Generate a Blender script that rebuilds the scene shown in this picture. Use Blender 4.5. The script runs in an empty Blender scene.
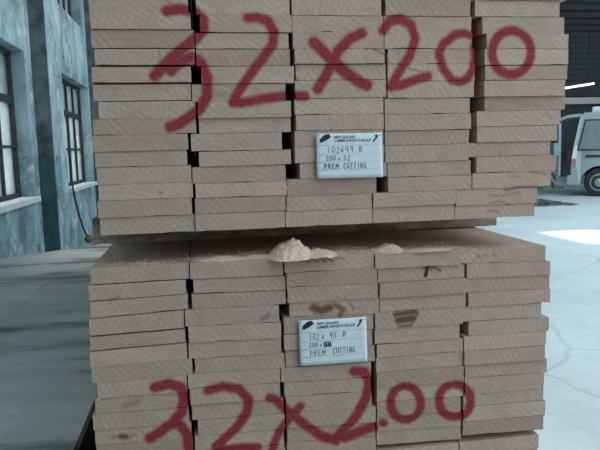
import bpy, bmesh, math, random
import numpy as np
from mathutils import Vector, Matrix, noise

# ------------------------------------------------------------------ camera
scene = bpy.context.scene
COL = scene.collection
F = 628.6                                  # focal length in pixels of the 600 x 450 frame
CAM = np.array([0.2336, -1.3265, 1.30])
YAW, PITCH, ROLL = 0.1591, -0.1185, -0.0259
_f = np.array([math.sin(YAW)*math.cos(PITCH), math.cos(YAW)*math.cos(PITCH), math.sin(PITCH)])
_r = np.array([math.cos(YAW), -math.sin(YAW), 0.0])
_u = np.cross(_r, _f)
_r, _u = _r*math.cos(ROLL)+_u*math.sin(ROLL), _u*math.cos(ROLL)-_r*math.sin(ROLL)
cd = bpy.data.cameras.new('camera')
cam = bpy.data.objects.new('camera', cd); COL.objects.link(cam)
cd.sensor_width = 36.0; cd.lens = F/600*36.0; cd.clip_start = 0.05
M = Matrix.Identity(4)
for i in range(3):
    M[i][0], M[i][1], M[i][2], M[i][3] = _r[i], _u[i], -_f[i], CAM[i]
cam.matrix_world = M
scene.camera = cam

# ------------------------------------------------------------------ sky, sun, exposure
world = bpy.data.worlds.new('overcast_sky'); scene.world = world
world.use_nodes = True
bg = world.node_tree.nodes['Background']
bg.inputs['Color'].default_value = (0.72, 0.91, 1.0, 1)
bg.inputs['Strength'].default_value = 1.0
SUN = Vector((-0.80, 0.20, 1.0)).normalized()
sd = bpy.data.lights.new('sun', 'SUN'); sd.energy = 5.0; sd.angle = 0.03; sd.color = (1.0, 0.96, 0.9)
sun = bpy.data.objects.new('sun', sd); COL.objects.link(sun)
sun.rotation_euler = SUN.to_track_quat('Z', 'Y').to_euler(); sun.location = (0, 10, 14)
vs = scene.view_settings
vs.view_transform = 'Standard'; vs.look = 'None'; vs.gamma = 1.0; vs.use_curve_mapping = False
vs.exposure = 0.88

rng = random.Random(7)

# ------------------------------------------------------------------ helpers
def ray(px, py):
    return _f + _r*(px-300)/F + _u*(225-py)/F
def on(px, py, axis, value):               # the point of a real plane seen at that place in the photograph
    d = ray(px, py); t = (value-CAM[axis])/d[axis]
    return CAM + t*d

def link(name, mesh, mat=None, parent=None, loc=None, rotz=0.0):
    o = bpy.data.objects.new(name, mesh); COL.objects.link(o)
    if mat is not None and mesh is not None and not mesh.materials:
        mesh.materials.append(mat)
    if parent is not None: o.parent = parent
    if loc is not None: o.location = loc
    o.rotation_euler[2] = rotz
    return o
def tag(o, label, cat, group=None, kind=None):
    o['label'] = label; o['category'] = cat
    if group: o['group'] = group
    if kind: o['kind'] = kind
    return o
def thing(name, label, cat, loc, rotz=0.0, group=None):
    o = bpy.data.objects.new(name, None); COL.objects.link(o)
    o.empty_display_size = 0.05; o.location = loc; o.rotation_euler[2] = rotz
    return tag(o, label, cat, group)
def struct(o):
    o['kind'] = 'structure'; return o
def to_mesh(name, bm, smooth=False):
    me = bpy.data.meshes.new(name)
    bmesh.ops.recalc_face_normals(bm, faces=bm.faces)
    if smooth:
        for f in bm.faces: f.smooth = True
    bm.to_mesh(me); bm.free(); return me
def box(bm, lo, hi, bev=0.0):
    x0, y0, z0 = lo; x1, y1, z1 = hi
    v = [bm.verts.new(p) for p in ((x0,y0,z0),(x1,y0,z0),(x1,y1,z0),(x0,y1,z0),(x0,y0,z1),(x1,y0,z1),(x1,y1,z1),(x0,y1,z1))]
    fs = [bm.faces.new([v[i] for i in q]) for q in ((0,3,2,1),(4,5,6,7),(0,1,5,4),(1,2,6,5),(2,3,7,6),(3,0,4,7))]
    if bev > 0:
        es = list({e for f in fs for e in f.edges})
        bmesh.ops.bevel(bm, geom=es, offset=bev, segments=2, affect='EDGES', profile=0.6)
def boxes(name, lst, bev=0.0):
    bm = bmesh.new()
    for lo, hi in lst: box(bm, lo, hi, bev)
    return to_mesh(name, bm)
def tube(bm, pts, r, n=8):
    pts = [Vector(p) for p in pts]; rings = []
    for i, p in enumerate(pts):
        d = (pts[min(i+1, len(pts)-1)]-pts[max(i-1, 0)]).normalized()
        a = Vector((0, 0, 1)) if abs(d.z) < 0.9 else Vector((1, 0, 0))
        s = d.cross(a).normalized(); t = d.cross(s)
        rr = r[i] if isinstance(r, (list, tuple)) else r
        rings.append([bm.verts.new(p+(s*math.cos(k*2*math.pi/n)+t*math.sin(k*2*math.pi/n))*rr) for k in range(n)])
    for a, b in zip(rings, rings[1:]):
        for k in range(n): bm.faces.new((a[k], a[(k+1) % n], b[(k+1) % n], b[k]))
    bm.faces.new(rings[0]); bm.faces.new(rings[-1][::-1])
def tube_mesh(name, pts, r, n=8):
    bm = bmesh.new(); tube(bm, pts, r, n); return to_mesh(name, bm, True)
def prism(bm, poly, lo, hi, axis=1):       # poly in the two other axes, extruded along axis
    def P(p, h):
        q = list(p); q.insert(axis, h); return q
    a = [bm.verts.new(P(p, lo)) for p in poly]; b = [bm.verts.new(P(p, hi)) for p in poly]
    n = len(poly)
    bm.faces.new(a); bm.faces.new(b[::-1])
    for k in range(n): bm.faces.new((a[k], a[(k+1) % n], b[(k+1) % n], b[k]))
def lathe(bm, prof, n=24):                 # profile of (radius, y): turned about the y axis
    rings = [[bm.verts.new((r*math.cos(k*2*math.pi/n), y, r*math.sin(k*2*math.pi/n))) for k in range(n)] for r, y in prof]
    for a, b in zip(rings, rings[1:]):
        for k in range(n): bm.faces.new((a[k], a[(k+1) % n], b[(k+1) % n], b[k]))
    bm.faces.new(rings[0]); bm.faces.new(rings[-1][::-1])

# ------------------------------------------------------------------ materials
class NT:
    def __init__(s, name):
        s.m = bpy.data.materials.new(name); s.m.use_nodes = True
        s.t = s.m.node_tree; s.b = s.t.nodes['Principled BSDF']
    def n(s, kind, **kw):
        nd = s.t.nodes.new('ShaderNode'+kind)
        for k, v in kw.items():
            if k.startswith('i_'): nd.inputs[k[2:].replace('_', ' ')].default_value = v
            else: setattr(nd, k, v)
        return nd
    def l(s, a, b): s.t.links.new(a, b)
    def ramp(s, src, stops):
        r = s.n('ValToRGB'); e = r.color_ramp.elements
        while len(e) < len(stops): e.new(0.5)
        for el, (p, c) in zip(e, stops):
            el.position = p; el.color = (*c, 1) if len(c) == 3 else c
        s.l(src, r.inputs[0]); return r.outputs[0]
    def mix(s, f, a, b, mode='MIX'):
        m = s.n('Mix', data_type='RGBA', blend_type=mode)
        for idx, v in ((0, f), (6, a), (7, b)):
            if hasattr(v, 'links'): s.l(v, m.inputs[idx])
            else: m.inputs[idx].default_value = v if idx == 0 else (*v, 1)
        return m.outputs[2]
    def math(s, op, a, b=0.0, c=None):
        m = s.n('Math', operation=op)
        for i, v in enumerate((a, b, c)):
            if v is None: continue
            if hasattr(v, 'links'): s.l(v, m.inputs[i])
            else: m.inputs[i].default_value = v
        return m.outputs[0]
    def vmath(s, op, a, b):
        m = s.n('VectorMath', operation=op)
        for i, v in enumerate((a, b)):
            if hasattr(v, 'links'): s.l(v, m.inputs[i])
            else: m.inputs[i].default_value = v
        return m.outputs[0]
    def bump(s, h, strength=0.3, dist=0.002):
        b = s.n('Bump'); b.inputs['Strength'].default_value = strength; b.inputs['Distance'].default_value = dist
        s.l(h, b.inputs['Height']); s.l(b.outputs[0], s.b.inputs['Normal'])
    def col(s, c): s.l(c, s.b.inputs['Base Color'])

def plain(name, c, rough=0.6, metal=0.0, var=0.12, scale=12.0):
    t = NT(name); tc = t.n('TexCoord')
    nz = t.n('TexNoise', i_Scale=scale, i_Detail=4.0); t.l(tc.outputs['Object'], nz.inputs['Vector'])
    t.col(t.ramp(nz.outputs[0], [(0.3, tuple(x*(1-var) for x in c)), (0.7, tuple(min(1, x*(1+var)) for x in c))]))
    t.b.inputs['Roughness'].default_value = rough; t.b.inputs['Metallic'].default_value = metal
    return t.m

def wood_material():
    t = NT('sawn_pine')
    tc = t.n('TexCoord'); oi = t.n('ObjectInfo'); geo = t.n('NewGeometry')
    P = tc.outputs['Object']
    rnd = oi.outputs['Random']
    wn = t.n('TexWhiteNoise', noise_dimensions='1D'); t.l(rnd, wn.inputs['W'])
    sep = t.n('SeparateColor'); t.l(wn.outputs['Color'], sep.inputs[0])
    # end grain: arcs of growth rings round a pith that lies off the board
    cx = t.math('MULTIPLY_ADD', sep.outputs[0], 0.30, -0.15)
    cz = t.math('MULTIPLY_ADD', sep.outputs[1], 0.30, -0.20)
    cb = t.n('CombineXYZ'); t.l(cx, cb.inputs[0]); t.l(cz, cb.inputs[2])
    Q = t.vmath('SUBTRACT', P, cb.outputs[0])
    Q = t.vmath('MULTIPLY', Q, (1.0, 0.03, 1.0))
    wob = t.n('TexNoise', i_Scale=14.0, i_Detail=3.0); t.l(Q, wob.inputs['Vector'])
    Qw = t.vmath('ADD', Q, t.vmath('MULTIPLY', wob.outputs['Color'], (0.02, 0.0, 0.02)))
    ring = t.n('TexWave', wave_type='RINGS', rings_direction='Y', i_Scale=26.0, i_Distortion=2.0, i_Detail=2.0)
    t.l(Qw, ring.inputs['Vector'])
    # tone of the board
    base = t.ramp(rnd, [(0.0, (0.45, 0.295, 0.225)), (0.35, (0.54, 0.36, 0.28)), (0.7, (0.50, 0.35, 0.28)), (1.0, (0.58, 0.40, 0.315))])
    c = t.mix(t.math('MULTIPLY', ring.outputs[0], 0.13), base, (0.20, 0.13, 0.095))
    # saw marks, light and slanting
    mp = t.n('Mapping'); t.l(P, mp.inputs['Vector'])
    rot = t.n('CombineXYZ'); t.l(t.math('MULTIPLY_ADD', sep.outputs[2], 0.55, 0.5), rot.inputs[1]); t.l(rot.outputs[0], mp.inputs['Rotation'])
    saw = t.n('TexWave', wave_type='BANDS', bands_direction='X', i_Scale=25.0, i_Distortion=0.9, i_Detail=2.0, i_Detail_Scale=2.0)
    t.l(mp.outputs[0], saw.inputs['Vector'])
    sn = t.n('TexNoise', i_Scale=20.0, i_Detail=2.0); t.l(t.vmath('ADD', P, wn.outputs['Color']), sn.inputs['Vector'])
    sm = t.math('MULTIPLY', t.ramp(saw.outputs[0], [(0.72, (0, 0, 0)), (1.0, (1, 1, 1))]), t.ramp(sn.outputs[0], [(0.42, (0.0,)*3), (0.74, (0.42,)*3)]))
    ny = t.n('SeparateXYZ'); t.l(geo.outputs['Normal'], ny.inputs[0])
    front = t.math('GREATER_THAN', t.math('ABSOLUTE', ny.outputs[1]), 0.5)
    c = t.mix(t.math('MULTIPLY', sm, front), c, (0.72, 0.58, 0.49))
    # grey weathering blotches and fine fibres
    bl = t.n('TexNoise', i_Scale=9.0, i_Detail=5.0, i_Roughness=0.65); t.l(t.vmath('ADD', P, t.vmath('MULTIPLY', wn.outputs['Color'], (7, 7, 7))), bl.inputs['Vector'])
    c = t.mix(t.ramp(bl.outputs[0], [(0.45, (0, 0, 0)), (0.75, (0.35, 0.35, 0.35))]), c, (0.30, 0.22, 0.18))
    fb = t.n('TexNoise', i_Scale=260.0, i_Detail=2.0); t.l(t.vmath('MULTIPLY', P, (1, 0.04, 1)), fb.inputs['Vector'])
    c = t.mix(0.35, c, t.ramp(fb.outputs[0], [(0.3, (0.7,)*3), (0.7, (1.0, 1.0, 1.0))]), 'MULTIPLY')
    # the long faces are planed brown wood
    side = t.mix(0.45, c, (0.50, 0.33, 0.23))
    c = t.mix(front, side, c)
    # red spray paint, knots and pencil marks kept on the end faces
    at = t.n('Attribute', attribute_name='mark')
    pn = t.n('TexNoise', i_Scale=190.0, i_Detail=3.0); t.l(P, pn.inputs['Vector'])
    a = t.math('MULTIPLY', at.outputs['Alpha'], t.math('MULTIPLY_ADD', pn.outputs[0], 0.55, 0.68))
    a = t.math('MINIMUM', a, 0.96)
    c = t.mix(a, c, at.outputs['Color'])
    t.col(c)
    t.b.inputs['Roughness'].default_value = 0.85
    t.b.inputs['Specular IOR Level'].default_value = 0.2
    h = t.math('ADD', t.math('MULTIPLY', saw.outputs[0], 0.5), fb.outputs[0])
    t.bump(h, 0.35, 0.0012)
    return t.m

def plaster_material(name, dado):
    t = NT(name); tc = t.n('TexCoord'); P = tc.outputs['Object']
    a = t.n('TexNoise', i_Scale=1.6, i_Detail=7.0, i_Roughness=0.62); t.l(P, a.inputs['Vector'])
    b = t.n('TexNoise', i_Scale=5.0, i_Detail=8.0, i_Roughness=0.72); t.l(P, b.inputs['Vector'])
    streak = t.n('TexNoise', i_Scale=3.0, i_Detail=6.0); t.l(t.vmath('MULTIPLY', P, (1, 1.6, 0.25)), streak.inputs['Vector'])
    up = t.ramp(a.outputs[0], [(0.34, (0.17, 0.23, 0.25)), (0.48, (0.32, 0.43, 0.46)), (0.66, (0.52, 0.62, 0.64))])
    lo = t.ramp(a.outputs[0], [(0.34, (0.11, 0.19, 0.21)), (0.50, (0.24, 0.38, 0.42)), (0.68, (0.42, 0.55, 0.58))])
    sp = t.n('SeparateXYZ'); t.l(P, sp.inputs[0])
    edge = t.math('ADD', sp.outputs[2], t.math('MULTIPLY', b.outputs[0], 0.12))
    c = t.mix(t.math('GREATER_THAN', edge, dado+0.06), lo, up)
    c = t.mix(t.ramp(streak.outputs[0], [(0.52, (0, 0, 0)), (0.72, (0.75, 0.75, 0.75))]), c, (0.13, 0.17, 0.18))
    c = t.mix(t.ramp(b.outputs[0], [(0.56, (0, 0, 0)), (0.63, (0.8, 0.8, 0.8))]), c, (0.62, 0.68, 0.68))
    c = t.mix(t.ramp(b.outputs[0], [(0.36, (0.85, 0.85, 0.85)), (0.43, (0, 0, 0))]), c, (0.09, 0.10, 0.10))
    t.col(c); t.b.inputs['Roughness'].default_value = 0.9
    t.bump(b.outputs[0], 0.5, 0.02)
    return t.m

def concrete_material():
    t = NT('yard_concrete'); tc = t.n('TexCoord'); P = tc.outputs['Object']
    a = t.n('TexNoise', i_Scale=0.7, i_Detail=8.0, i_Roughness=0.62); t.l(P, a.inputs['Vector'])
    b = t.n('TexNoise', i_Scale=14.0, i_Detail=7.0, i_Roughness=0.75); t.l(P, b.inputs['Vector'])
    c = t.ramp(a.outputs[0], [(0.30, (0.60, 0.66, 0.67)), (0.55, (0.75, 0.81, 0.82)), (0.75, (0.80, 0.86, 0.87))])
    c = t.mix(0.5, c, t.ramp(b.outputs[0], [(0.3, (0.75, 0.75, 0.75)), (0.6, (1, 1, 1))]), 'MULTIPLY')
    v = t.n('TexVoronoi', feature='DISTANCE_TO_EDGE', i_Scale=0.35); t.l(t.vmath('ADD', P, t.vmath('MULTIPLY', a.outputs['Color'], (0.5, 0.5, 0))), v.inputs['Vector'])
    c = t.mix(t.ramp(v.outputs['Distance'], [(0.0, (0.35, 0.35, 0.35)), (0.006, (0, 0, 0))]), c, (0.24, 0.25, 0.25))
    t.col(c); t.b.inputs['Roughness'].default_value = 0.55
    t.bump(b.outputs[0], 0.3, 0.004)
    return t.m

def sheet_material():
    t = NT('grey_sheet'); tc = t.n('TexCoord'); P = tc.outputs['Object']
    s = t.n('TexNoise', i_Scale=2.6, i_Detail=6.0, i_Roughness=0.6); t.l(t.vmath('MULTIPLY', P, (0.35, 1.5, 1)), s.inputs['Vector'])
    b = t.n('TexNoise', i_Scale=40.0, i_Detail=5.0); t.l(P, b.inputs['Vector'])
    c = t.ramp(s.outputs[0], [(0.36, (0.16, 0.165, 0.155)), (0.47, (0.50, 0.50, 0.46)), (0.66, (0.66, 0.65, 0.60))])
    c = t.mix(0.4, c, t.ramp(b.outputs[0], [(0.3, (0.7, 0.7, 0.7)), (0.7, (1, 1, 1))]), 'MULTIPLY')
    t.col(c); t.l(t.ramp(s.outputs[0], [(0.3, (0.6,)*3), (0.7, (0.5,)*3)]), t.b.inputs['Roughness'])
    return t.m

def sawdust_material():
    t = NT('sawdust'); tc = t.n('TexCoord'); P = tc.outputs['Object']
    b = t.n('TexNoise', i_Scale=300.0, i_Detail=3.0); t.l(P, b.inputs['Vector'])
    t.col(t.ramp(b.outputs[0], [(0.3, (0.58, 0.36, 0.25)), (0.55, (0.80, 0.56, 0.43)), (0.8, (0.88, 0.70, 0.57))]))
    t.b.inputs['Roughness'].default_value = 0.95; t.bump(b.outputs[0], 0.6, 0.002)
    return t.m

def bark_material():
    t = NT('barky_bearer'); tc = t.n('TexCoord'); P = tc.outputs['Object']
    b = t.n('TexNoise', i_Scale=18.0, i_Detail=7.0, i_Roughness=0.7); t.l(t.vmath('MULTIPLY', P, (0.4, 1, 1)), b.inputs['Vector'])
    t.col(t.ramp(b.outputs[0], [(0.30, (0.09, 0.055, 0.035)), (0.50, (0.27, 0.18, 0.115)), (0.68, (0.52, 0.38, 0.25))]))
    t.b.inputs['Roughness'].default_value = 0.9; t.bump(b.outputs[0], 0.7, 0.01)
    return t.m

def glass_material(name, c, rough, trans=0.85):
    t = NT(name); tc = t.n('TexCoord')
    nz = t.n('TexNoise', i_Scale=3.0, i_Detail=5.0); t.l(tc.outputs['Object'], nz.inputs['Vector'])
    t.col(t.ramp(nz.outputs[0], [(0.3, tuple(x*0.75 for x in c)), (0.7, c)]))
    t.b.inputs['Roughness'].default_value = rough; t.b.inputs['Transmission Weight'].default_value = trans
    t.b.inputs['IOR'].default_value = 1.45
    return t.m

def corrugated(name, c1, c2, axis='Z', scale=4.0):
    t = NT(name); tc = t.n('TexCoord'); P = tc.outputs['Object']
    a = t.n('TexNoise', i_Scale=0.9, i_Detail=6.0); t.l(P, a.inputs['Vector'])
    t.col(t.ramp(a.outputs[0], [(0.35, c1), (0.65, c2)])); t.b.inputs['Roughness'].default_value = 0.7
    return t.m

MAT = dict(
    wood=wood_material(), plaster=plaster_material('peeling_cyan_plaster', 1.30),
    concrete=concrete_material(), sheet=sheet_material(), sawdust=sawdust_material(), bark=bark_material(),
    glass=glass_material('grimy_glass', (0.50, 0.60, 0.60), 0.4, 0.8), frost=glass_material('whitened_glass', (0.74, 0.80, 0.80), 0.5, 0.9),
    iron=plain('rusty_iron', (0.035, 0.034, 0.036), 0.7, 0.2, 0.4, 30), sill=plain('sill_plaster', (0.55, 0.60, 0.60), 0.9),
    shaded_plaster=plain('shaded_grey_render', (0.10, 0.125, 0.135), 0.9, 0, 0.6, 5), teal=plain('dark_teal_dado', (0.04, 0.10, 0.105), 0.7, 0, 0.3, 9),  # the grey render carries the shade of the pilaster fronts
    roof=corrugated('dark_roof_sheet', (0.05, 0.055, 0.06), (0.09, 0.095, 0.10)), siding=corrugated('dark_siding', (0.012, 0.016, 0.021), (0.028, 0.034, 0.040)),
    hall=plain('added_dark_floor', (0.10, 0.10, 0.098), 0.85, 0, 0.4, 3),
    steel=plain('dark_steel', (0.04, 0.045, 0.05), 0.6, 0.4), beam=plain('pale_concrete_beam', (0.50, 0.47, 0.46), 0.85),
    paper=plain('tag_paper', (0.70, 0.73, 0.75), 0.75, 0, 0.04, 40), ink=plain('black_ink', (0.012, 0.013, 0.02), 0.6), pen=plain('grey_pen_ink', (0.11, 0.115, 0.14), 0.7),
    rule=plain('printed_rule', (0.36, 0.42, 0.47), 0.7),
    van=plain('pale_silver_van_paint', (0.30, 0.37, 0.38), 0.35, 0.1, 0.05, 2), van_glass=glass_material('van_glass', (0.28, 0.34, 0.36), 0.12, 0.3),
    rubber=plain('tyre_rubber', (0.03, 0.03, 0.032), 0.85), hub=plain('wheel_hub', (0.34, 0.37, 0.39), 0.4, 0.6), black=plain('black_trim', (0.015, 0.016, 0.018), 0.5),
    lamp=plain('tail_lamp', (0.75, 0.70, 0.68), 0.2), red_lamp=plain('dull_red_lens', (0.30, 0.22, 0.21), 0.25), bumper=plain('grey_bumper', (0.30, 0.36, 0.38), 0.5),
    blue=plain('pale_blue_paint', (0.45, 0.62, 0.68), 0.5), card=plain('brown_cardboard', (0.20, 0.12, 0.09), 0.9),
    stone=plain('grey_rubble', (0.36, 0.42, 0.45), 0.9, 0, 0.6, 3), chip=plain('dark_litter', (0.12, 0.13, 0.135), 0.9, 0, 0.6, 8), white=plain('white_paint', (0.72, 0.76, 0.77), 0.5),
)
tm = NT('lit_tube'); tm.b.inputs['Emission Color'].default_value = (0.95, 0.97, 1.0, 1); tm.b.inputs['Emission Strength'].default_value = 1.6
MAT['tube'] = tm.m

# ------------------------------------------------------------------ the setting
WX = -1.34                                  # inner face of the left wall
RZ = 7.5                                    # roof height
floor = struct(link('floor', boxes('floor', [((-6, -12, -0.2), (34, 40, 0))]), MAT['concrete']))

struct(link('shade_wall', boxes('shade_wall', [((WX-0.26, -5.0, 0), (0.5, -4.75, RZ)), ((0.5, -5.0, 0), (2.6, -4.75, 2.7))]), MAT['plaster']))  # unseen wall added behind the camera to keep sky light off the left
struct(link('floor', boxes('added_hall_floor', [((WX, -4.75, 0), (1.18, 21.0, 0.004))]), MAT['hall']))  # dark slab added to cut the light bounced onto the lower stack
# left wall with two window openings per bay and a second tier of high windows
def wy(px, py): return on(px, py, 0, WX)
W1 = (3.00, 4.36, 0.90, 2.18)               # y0, y1, z0, z1 (set from the photograph below)
p = wy(23.5, 51); q = wy(33.5, 197); W1 = (p[1]-1.75, p[1], q[2], p[2])
p = wy(61, 72); q = wy(88, 90); q2 = wy(73, 187.6); W2 = (p[1], q[1], q2[2], p[2])
p = wy(58, 3); q = wy(81, 27); C2 = (p[1], q[1], p[2], p[2]+1.3)
C1 = (C2[0]-(W2[0]-W1[0]), C2[1]-(W2[0]-W1[0]), C2[2], C2[3])
step = W2[0]-W1[0]
wins = [W1, W2, (W2[0]+step, W2[1]+step, W2[2], W2[3])]
highs = [C1, C2, (C2[0]+step, C2[1]+step, C2[2], C2[3])]
WT = 0.26
def wall_boxes(y0, y1, z0, z1, holes):
    ys = sorted({y0, y1, *[h[0] for h in holes], *[h[1] for h in holes]})
    zs = sorted({z0, z1, *[h[2] for h in holes], *[h[3] for h in holes]})
    out = []
    for a, b in zip(ys, ys[1:]):
        for c, d in zip(zs, zs[1:]):
            m, n = (a+b)/2, (c+d)/2
            if any(h[0] < m < h[1] and h[2] < n < h[3] for h in holes): continue
            out.append(((WX-WT, a, c), (WX, b, d)))
    return out
struct(link('wall_left', boxes('wall_left', wall_boxes(-4.75, 21.0, 0, RZ, wins+highs)), MAT['plaster']))
def window(i, w, cols, rows, lower_frost, sill=True):
    y0, y1, z0, z1 = w
    root = bpy.data.objects.new('window_%d' % i, None); COL.objects.link(root)
    root.location = (WX-0.16, (y0+y1)/2, z0); struct(root)
    ox, oy, oz = root.location
    fw = 0.045
    fr = [((WX-0.20, y0, z0), (WX-0.12, y0+fw, z1)), ((WX-0.20, y1-fw, z0), (WX-0.12, y1, z1)),
          ((WX-0.20, y0, z0), (WX-0.12, y1, z0+fw)), ((WX-0.20, y0, z1-fw), (WX-0.12, y1, z1))]
    sh = lambda l: [(tuple(a-b for a, b in zip(lo, root.location)), tuple(a-b for a, b in zip(hi, root.location))) for lo, hi in l]
    link('window_frame', boxes('window_frame', sh(fr)), MAT['iron'], root)
    ye = [y0+fw+(y1-y0-2*fw)*k/cols for k in range(cols+1)]
    ze = [z0+fw+(z1-z0-2*fw)*k for k in rows]
    for k, y in enumerate(ye[1:-1]):
        t = 0.028 if k % 2 else 0.018
        link('muntin', boxes('muntin', sh([((WX-0.19, y-t, z0+fw), (WX-0.13, y+t, z1-fw))])), MAT['iron'], root)
    for k, z in enumerate(ze[1:-1]):
        t = 0.035 if k == len(ze)-3 else 0.012
        link('transom', boxes('transom', sh([((WX-0.185, y0+fw, z-t), (WX-0.125, y1-fw, z+t))])), MAT['iron'], root)
    for a, b in zip(ye, ye[1:]):
        for k, (c, d) in enumerate(zip(ze, ze[1:])):
            m = MAT['frost'] if (lower_frost and k < len(ze)-2) else MAT['glass']
            link('pane', boxes('pane', sh([((WX-0.163, a, c), (WX-0.157, b, d))])), m, root)
    if sill:
        link('window_sill', boxes('window_sill', sh([((WX-0.12, y0-0.05, z0-0.05), (WX+0.05, y1+0.05, z0+0.004))]), 0.008), MAT['sill'], root)
window(1, W1, 4, (0, .34, .68, 1), True); window(2, W2, 4, (0, .34, .70, 1), True); window(3, wins[2], 4, (0, .34, .70, 1), True)
for i, h in enumerate(highs): window(4+i, h, 4, (0, .5, 1), False, False)
# pilasters on the wall, the shade of their fronts put into the dark colour
pa = wy(34, 100); pe = on(50, 100, 1, pa[1])
for k in range(3):
    y0 = pa[1]+(k-1)*step; d = min(0.3, max(0.1, pe[0]-WX))
    o = struct(link('trim_%d' % (k+1), boxes('pilaster', [((0, 0, 0), (d, 0.30, RZ))], 0.004), MAT['shaded_plaster'], None, (WX, y0, 0)))
    link('dado', boxes('dado', [((0.004, -0.008, 0), (d-0.004, 0.0, 1.30))]), MAT['teal'], o)  # teal dado, its colour also holding the shade of the front
    link('lit_face', boxes('lit_face', [((d, 0.0, 0), (d+0.006, 0.30, RZ))]), MAT['plaster'], o)  # paler plaster on this side stands for the light it catches

# roof: corrugated sheets on purlins, with one opening that lets the sun down to the yard
pt = [on(x, y, 2, 0.0) for x, y in ((563, 235), (582, 227), (640, 235), (608, 250))]
hx = sorted(p[0] for p in pt); hy = sorted(p[1] for p in pt)
sx, sy = SUN.x/SUN.z*RZ, SUN.y/SUN.z*RZ
HOLE = ((hx[0]+hx[1])/2+sx, (hx[2]+hx[3])/2+sx, (hy[0]+hy[1])/2+sy, (hy[2]+hy[3])/2+sy)
RX0, RX1, RY0, RY1 = -3.6, 3.5, -1.7, 21.0
bm = bmesh.new()
for (a, b, c, d) in ((RX0, HOLE[0], RY0, RY1), (HOLE[1], RX1, RY0, RY1), (HOLE[0], HOLE[1], RY0, HOLE[2]), (HOLE[0], HOLE[1], HOLE[3], RY1)):
    n = max(2, int((d-c)/0.09)); rows = []
    for k in range(n+1):
        y = c+(d-c)*k/n; z = RZ+0.02+(0.02 if k % 2 else -0.02)
        rows.append([bm.verts.new((a, y, z)), bm.verts.new((b, y, z)), bm.verts.new((a, y, z+0.012)), bm.verts.new((b, y, z+0.012))])
    for u, v in zip(rows, rows[1:]):
        bm.faces.new((u[0], u[1], v[1], v[0])); bm.faces.new((u[2], v[2], v[3], u[3]))
ceil = struct(link('ceiling', to_mesh('ceiling', bm), MAT['roof']))
pur = boxes('purlin', [((RX0, -0.04, RZ-0.16), (RX1, 0.04, RZ-0.02))]); pur.materials.append(MAT['steel'])
for k in range(10):
    y = RY0+0.3+k*2.45
    if HOLE[2]-0.1 < y < HOLE[3]+0.1: y = HOLE[3]+0.2
    link('purlin', pur, None, ceil, (0, y, 0))
for k in range(3):                          # roof beams
    x = -2.4+k*2.85
    link('roof_beam', boxes('roof_beam', [((x-0.07, RY0, RZ-0.42), (x+0.07, RY1, RZ-0.16))]), MAT['steel'], ceil)

# far side of the yard: dark slatted building with a pale beam
FY = 21.5
wb = struct(link('wall_back', boxes('wall_back', [((-3, FY, 0), (26, FY+0.3, 9.0))]), MAT['siding']))
zs0 = on(585, 92, 1, FY)[2]
sl = boxes('siding_board', [((-3, -0.05, 0), (26, 0.0, 0.17))]); sl.materials.append(MAT['siding'])
for k in range(26):
    o = link('siding_board', sl, None, wb, (0, FY, zs0+0.25+k*0.205)); o.rotation_euler[0] = 0.14
zb0, zb1 = on(588, 104, 1, FY-0.3)[2], on(588, 97.5, 1, FY-0.3)[2]
struct(link('trim_4', boxes('lintel_beam', [((12.4, FY-0.4, zb0), (26, FY-0.06, zb1))], 0.02), MAT['beam']))
for k, xx in enumerate((12.6, 15.8, 19.0)):
    struct(link('trim_%d' % (5+k), boxes('pier', [((xx, FY-0.38, 0), (xx+0.35, FY-0.06, zb0))], 0.02), MAT['steel']))

# canopy of the far building, over the parked van
CZ, CY0 = 5.6, 11.5
bm = bmesh.new(); box(bm, (5.0, CY0, CZ), (26, FY, CZ+0.05))
can = struct(link('canopy_roof', to_mesh('canopy_roof', bm), MAT['siding']))
cpm = boxes('purlin', [((5.0, -0.05, -0.16), (26, 0.05, 0))]); cpm.materials.append(MAT['steel'])
for k in range(9): link('purlin', cpm, None, can, (0, CY0+0.3+k*1.1, CZ))
for k, xx in enumerate((5.4, 15.0, 25.0)):
    link('canopy_post', boxes('canopy_post', [((xx-.08, CY0+.1, 0), (xx+.08, CY0+.26, CZ-.16))]), MAT['steel'], can)

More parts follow.
